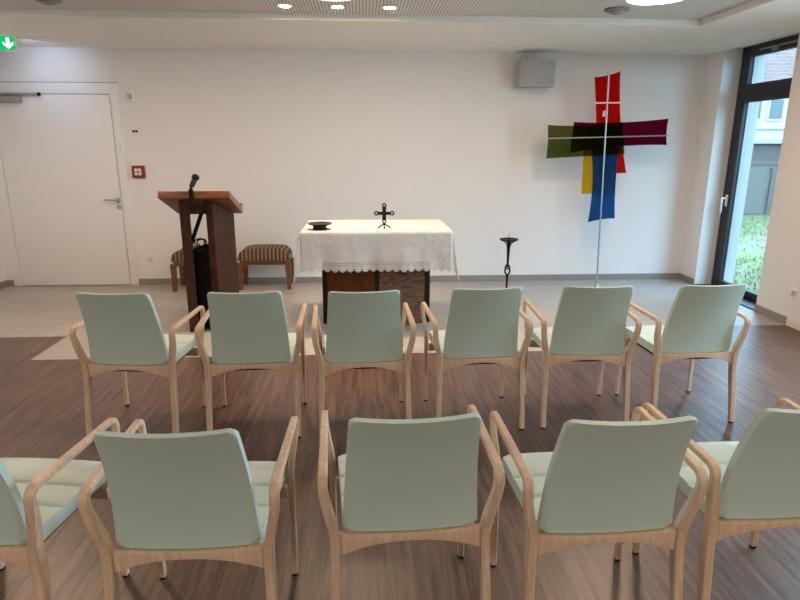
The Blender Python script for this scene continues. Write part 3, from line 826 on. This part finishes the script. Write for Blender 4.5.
# ------------------------------------------------------------------ the coloured standing cross
CY = 6.5
t = thing('standing_cross', 'tall cross of overlapping coloured fabric panels on a thin metal pole', 'cross', (2.645, CY, 0))
ox = 2.645
def fabric(name, corners, sag, y, mat, lab):
    """corners TL, TR, BR, BL (x, z); sag pulls each edge inwards (top, right, bottom, left)."""
    TL, TR, BR, BL = [Vector(c) for c in corners]; n = 14
    bm = bmesh.new(); g = {}
    for i in range(n+1):
        for j in range(n+1):
            u, v = i/n, j/n
            p = TL*(1-u)*(1-v) + TR*u*(1-v) + BR*u*v + BL*(1-u)*v
            hu, hv = 4*u*(1-u), 4*v*(1-v)
            p = p + Vector((0, -sag[0]*hu*(1-v) + sag[2]*hu*v)) + Vector((sag[3]*hv*(1-u) - sag[1]*hv*u, 0))
            g[i, j] = bm.verts.new((p.x-ox, y + .003*math.sin(5*u+3*v), p.y))
    for i in range(n):
        for j in range(n): bm.faces.new((g[i, j], g[i+1, j], g[i+1, j+1], g[i, j+1]))
    o = finish(name, bm, mat, t, angle=180); o['label'] = lab; return o
fabric('fabric_panel', [(2.438, 2.282), (2.711, 2.343), (2.882, 1.296), (2.550, 1.286)], (.012, .030, .0, .010), .016, M['c_red'], 'tall red panel')
fabric('fabric_panel', [(2.384, 1.778), (2.742, 1.80), (2.785, 1.070), (2.400, 1.071)], (.0, .02, .0, .0), .024, M['c_yellow'], 'yellow panel')
fabric('fabric_panel', [(2.249, 1.829), (3.281, 1.869), (3.297, 1.594), (2.230, 1.508)], (.022, .012, .028, .0), .0, M['c_purple'], 'purple cross arm panel')
fabric('fabric_panel', [(1.964, 1.797), (2.775, 1.831), (2.832, 1.500), (1.971, 1.450)], (.022, .0, .0, .010), -.008, M['c_green'], 'olive green cross arm panel')
fabric('fabric_panel', [(2.418, 1.757), (2.782, 1.802), (2.796, .800), (2.492, .757)], (.0, .022, .012, .05), .008, M['c_blue'], 'long blue panel')
bm = bmesh.new(); tube(bm, [(0, -.022, .02), (-.070, -.022, 2.335)], .009, 12); finish('pole', bm, M['steel'], t)
bm = bmesh.new(); tube(bm, [(1.968-ox, -.020, 1.658), (3.291-ox, -.020, 1.693)], .0065, 10); finish('cross_rod', bm, M['steel'], t)
bm = bmesh.new(); tube(bm, [(2.450-ox, -.014, 2.022), (2.745-ox, -.014, 2.026)], .008, 10); finish('upper_rod', bm, plain('white_rod', (.85, .82, .80), .4), t)
box('mark', (2.555-ox, 2.605-ox, -.006, -.003, 1.885, 1.945), M['white_plastic'], t)  # small white plate that paints a gleam on the fabric
bm = bmesh.new(); lathe(bm, [(0, 0), (.17, 0), (.17, .008), (.03, .012), (.022, .05), (0, .05)], 40, (0, -.022, 0)); finish('base_plate', bm, M['steel'], t)

# ------------------------------------------------------------------ outside
lw = box('lawn', (XO, 40, -20, 45, -.16, -.06), M['lawn']); mark(lw, kind='structure')
bm = bmesh.new()
for k in range(16000):
    y = random.uniform(6.0, 13.6); x = random.uniform(4.5, 11)
    if not (.50 < x/y < .80): continue
    if 8.6 < y < 10.6 and random.random() < .75: continue
    h_ = random.uniform(.025, .07); a = random.uniform(0, PI); w = random.uniform(.006, .012); lx, ly = random.uniform(-.05, .05), random.uniform(-.05, .05)
    c, s_ = math.cos(a)*w, math.sin(a)*w
    v = [bm.verts.new((x-c, y-s_, -.065)), bm.verts.new((x+c, y+s_, -.065)), bm.verts.new((x+lx, y+ly, h_-.06))]
    bm.faces.new(v)
go = finish('grass', bm, M['blade'], None, smooth=False); mark(go, 'bright green grass on the lawn outside the window', 'grass', kind='stuff')
fe = thing('garden_fence', 'grey board fence across the lawn outside the window', 'fence', (9.8, 14.0, -.06))
box('board_panel', (-3.2, 5, 0, .04, .05, 1.20), M['fence'], fe)
boxes('top_rail', [(-3.2, 5, -.03, .06, 1.20, 1.27)], M['facade_dark'], fe)
for x in (-3.1, -1.6, -.02, 1.6, 3.2): box('post', (x-.05, x+.05, -.06, .0, 0, 1.12 if x == -.02 else 1.2), M['facade_dark'], fe)
bd = thing('apartment_building', 'pale neighbouring building with pinkish brick upper storey beyond the fence', 'building', (11, 16, -.06))
box('upper_wall', (-5, 10, 0, 8, 2.95, 4.45), M['brick'], bd)
box('lower_wall', (-5, 10, .05, 8, 1.70, 2.95), M['facade'], bd)
box('base_wall', (-5, 10, .10, 8, 0, 1.70), M['facade_dark'], bd)
boxes('ledge', [(-5, 10, -.06, .1, 1.69, 1.80)], M['detector'], bd)
boxes('ledge', [(-5, 10, -.02, .06, 2.06, 2.085)], M['detector'], bd)
for x in (-4.0, -3.2, -2.4, -.60, .0, .70, 1.6, 2.4):
    wf = box('window', (x-.22, x+.22, .0, .06, 2.28, 2.86), M['spk'], bd)
    box('pane', (x-.18, x+.18, -.01, .02, 2.33, 2.82), M['pane_dark'], wf)

# ------------------------------------------------------------------ lights
def area(name, loc, rot, size, power, col, shape='RECTANGLE', sy=None, spread=None):
    l = bpy.data.lights.new(name, 'AREA'); l.shape = shape; l.size = size
    if sy: l.size_y = sy
    l.energy = power; l.color = col
    if spread: l.spread = spread
    o = bpy.data.objects.new(name, l); link(o); o.location = loc; o.rotation_euler = rot; return o
WARM = (1, .72, .50)
for y, pw in ((2.0, 7), (-.9, 34)):
    for x in (-2.72, 2.09): area('unseen_fill_light', (x, y, HP-.02), (0, 0, 0), .40, pw, WARM if y > 0 else (1, .90, .78), 'DISK')  # added unseen disc lights, brightening the room and the chair backs
for i in (1,):
    a, b = WIN[i]
    area('daylight', (XO+.35, (a+b)/2, 1.5), (0, PI/2, 0), 2.4, 100, (.84, .92, 1), sy=b-a)
for x in (-.58, -.18, .22):
    l = bpy.data.lights.new('downlight_beam', 'SPOT'); l.energy = 47; l.color = (1, .73, .50); l.spot_size = math.radians(95); l.spot_blend = .8; l.shadow_soft_size = .04
    o = bpy.data.objects.new('downlight_beam', l); link(o); o.location = (x, 5.01, HP-.02)
l = bpy.data.lights.new('exit_sign_light', 'SPOT'); l.energy = 6; l.color = (.55, .70, 1); l.spot_size = math.radians(110); l.spot_blend = 1; l.shadow_soft_size = .05
o = bpy.data.objects.new('exit_sign_light', l); link(o); o.location = (-3.25, 6.34, 2.50); o.rotation_euler = (math.radians(68), 0, math.radians(0))

w = bpy.data.worlds.new('World'); sc.world = w; w.use_nodes = True
nt = w.node_tree; bg = nt.nodes['Background']
bg.inputs['Color'].default_value = (.42, .70, 1.0, 1); bg.inputs['Strength'].default_value = 9

# ------------------------------------------------------------------ camera
f_px, pitch, yaw, roll = 596.116, .256441, .0610722, .00278707
F = Vector((math.sin(yaw)*math.cos(pitch), math.cos(yaw)*math.cos(pitch), -math.sin(pitch)))
R0 = Vector((math.cos(yaw), -math.sin(yaw), 0)); U0 = R0.cross(F)
Rr = R0*math.cos(roll) + U0*math.sin(roll); Uu = -R0*math.sin(roll) + U0*math.cos(roll)
cam = bpy.data.cameras.new('camera'); co = bpy.data.objects.new('camera', cam); link(co)
cam.sensor_fit = 'HORIZONTAL'; cam.sensor_width = 36; cam.lens = f_px/800*36; cam.clip_start = .05; cam.clip_end = 200
m = Matrix((Rr, Uu, -F)).transposed().to_4x4(); m.translation = Vector((0, 0, 1.6)); co.matrix_world = m
sc.camera = co

sc.view_settings.view_transform = 'Standard'; sc.view_settings.look = 'None'
sc.view_settings.exposure = .47; sc.view_settings.gamma = 1; sc.view_settings.use_curve_mapping = False
sc.cycles.use_denoising = True
sc.cycles.max_bounces = 10; sc.cycles.diffuse_bounces = 5; sc.cycles.transparent_max_bounces = 16
sc.cycles.caustics_reflective = False; sc.cycles.caustics_refractive = False
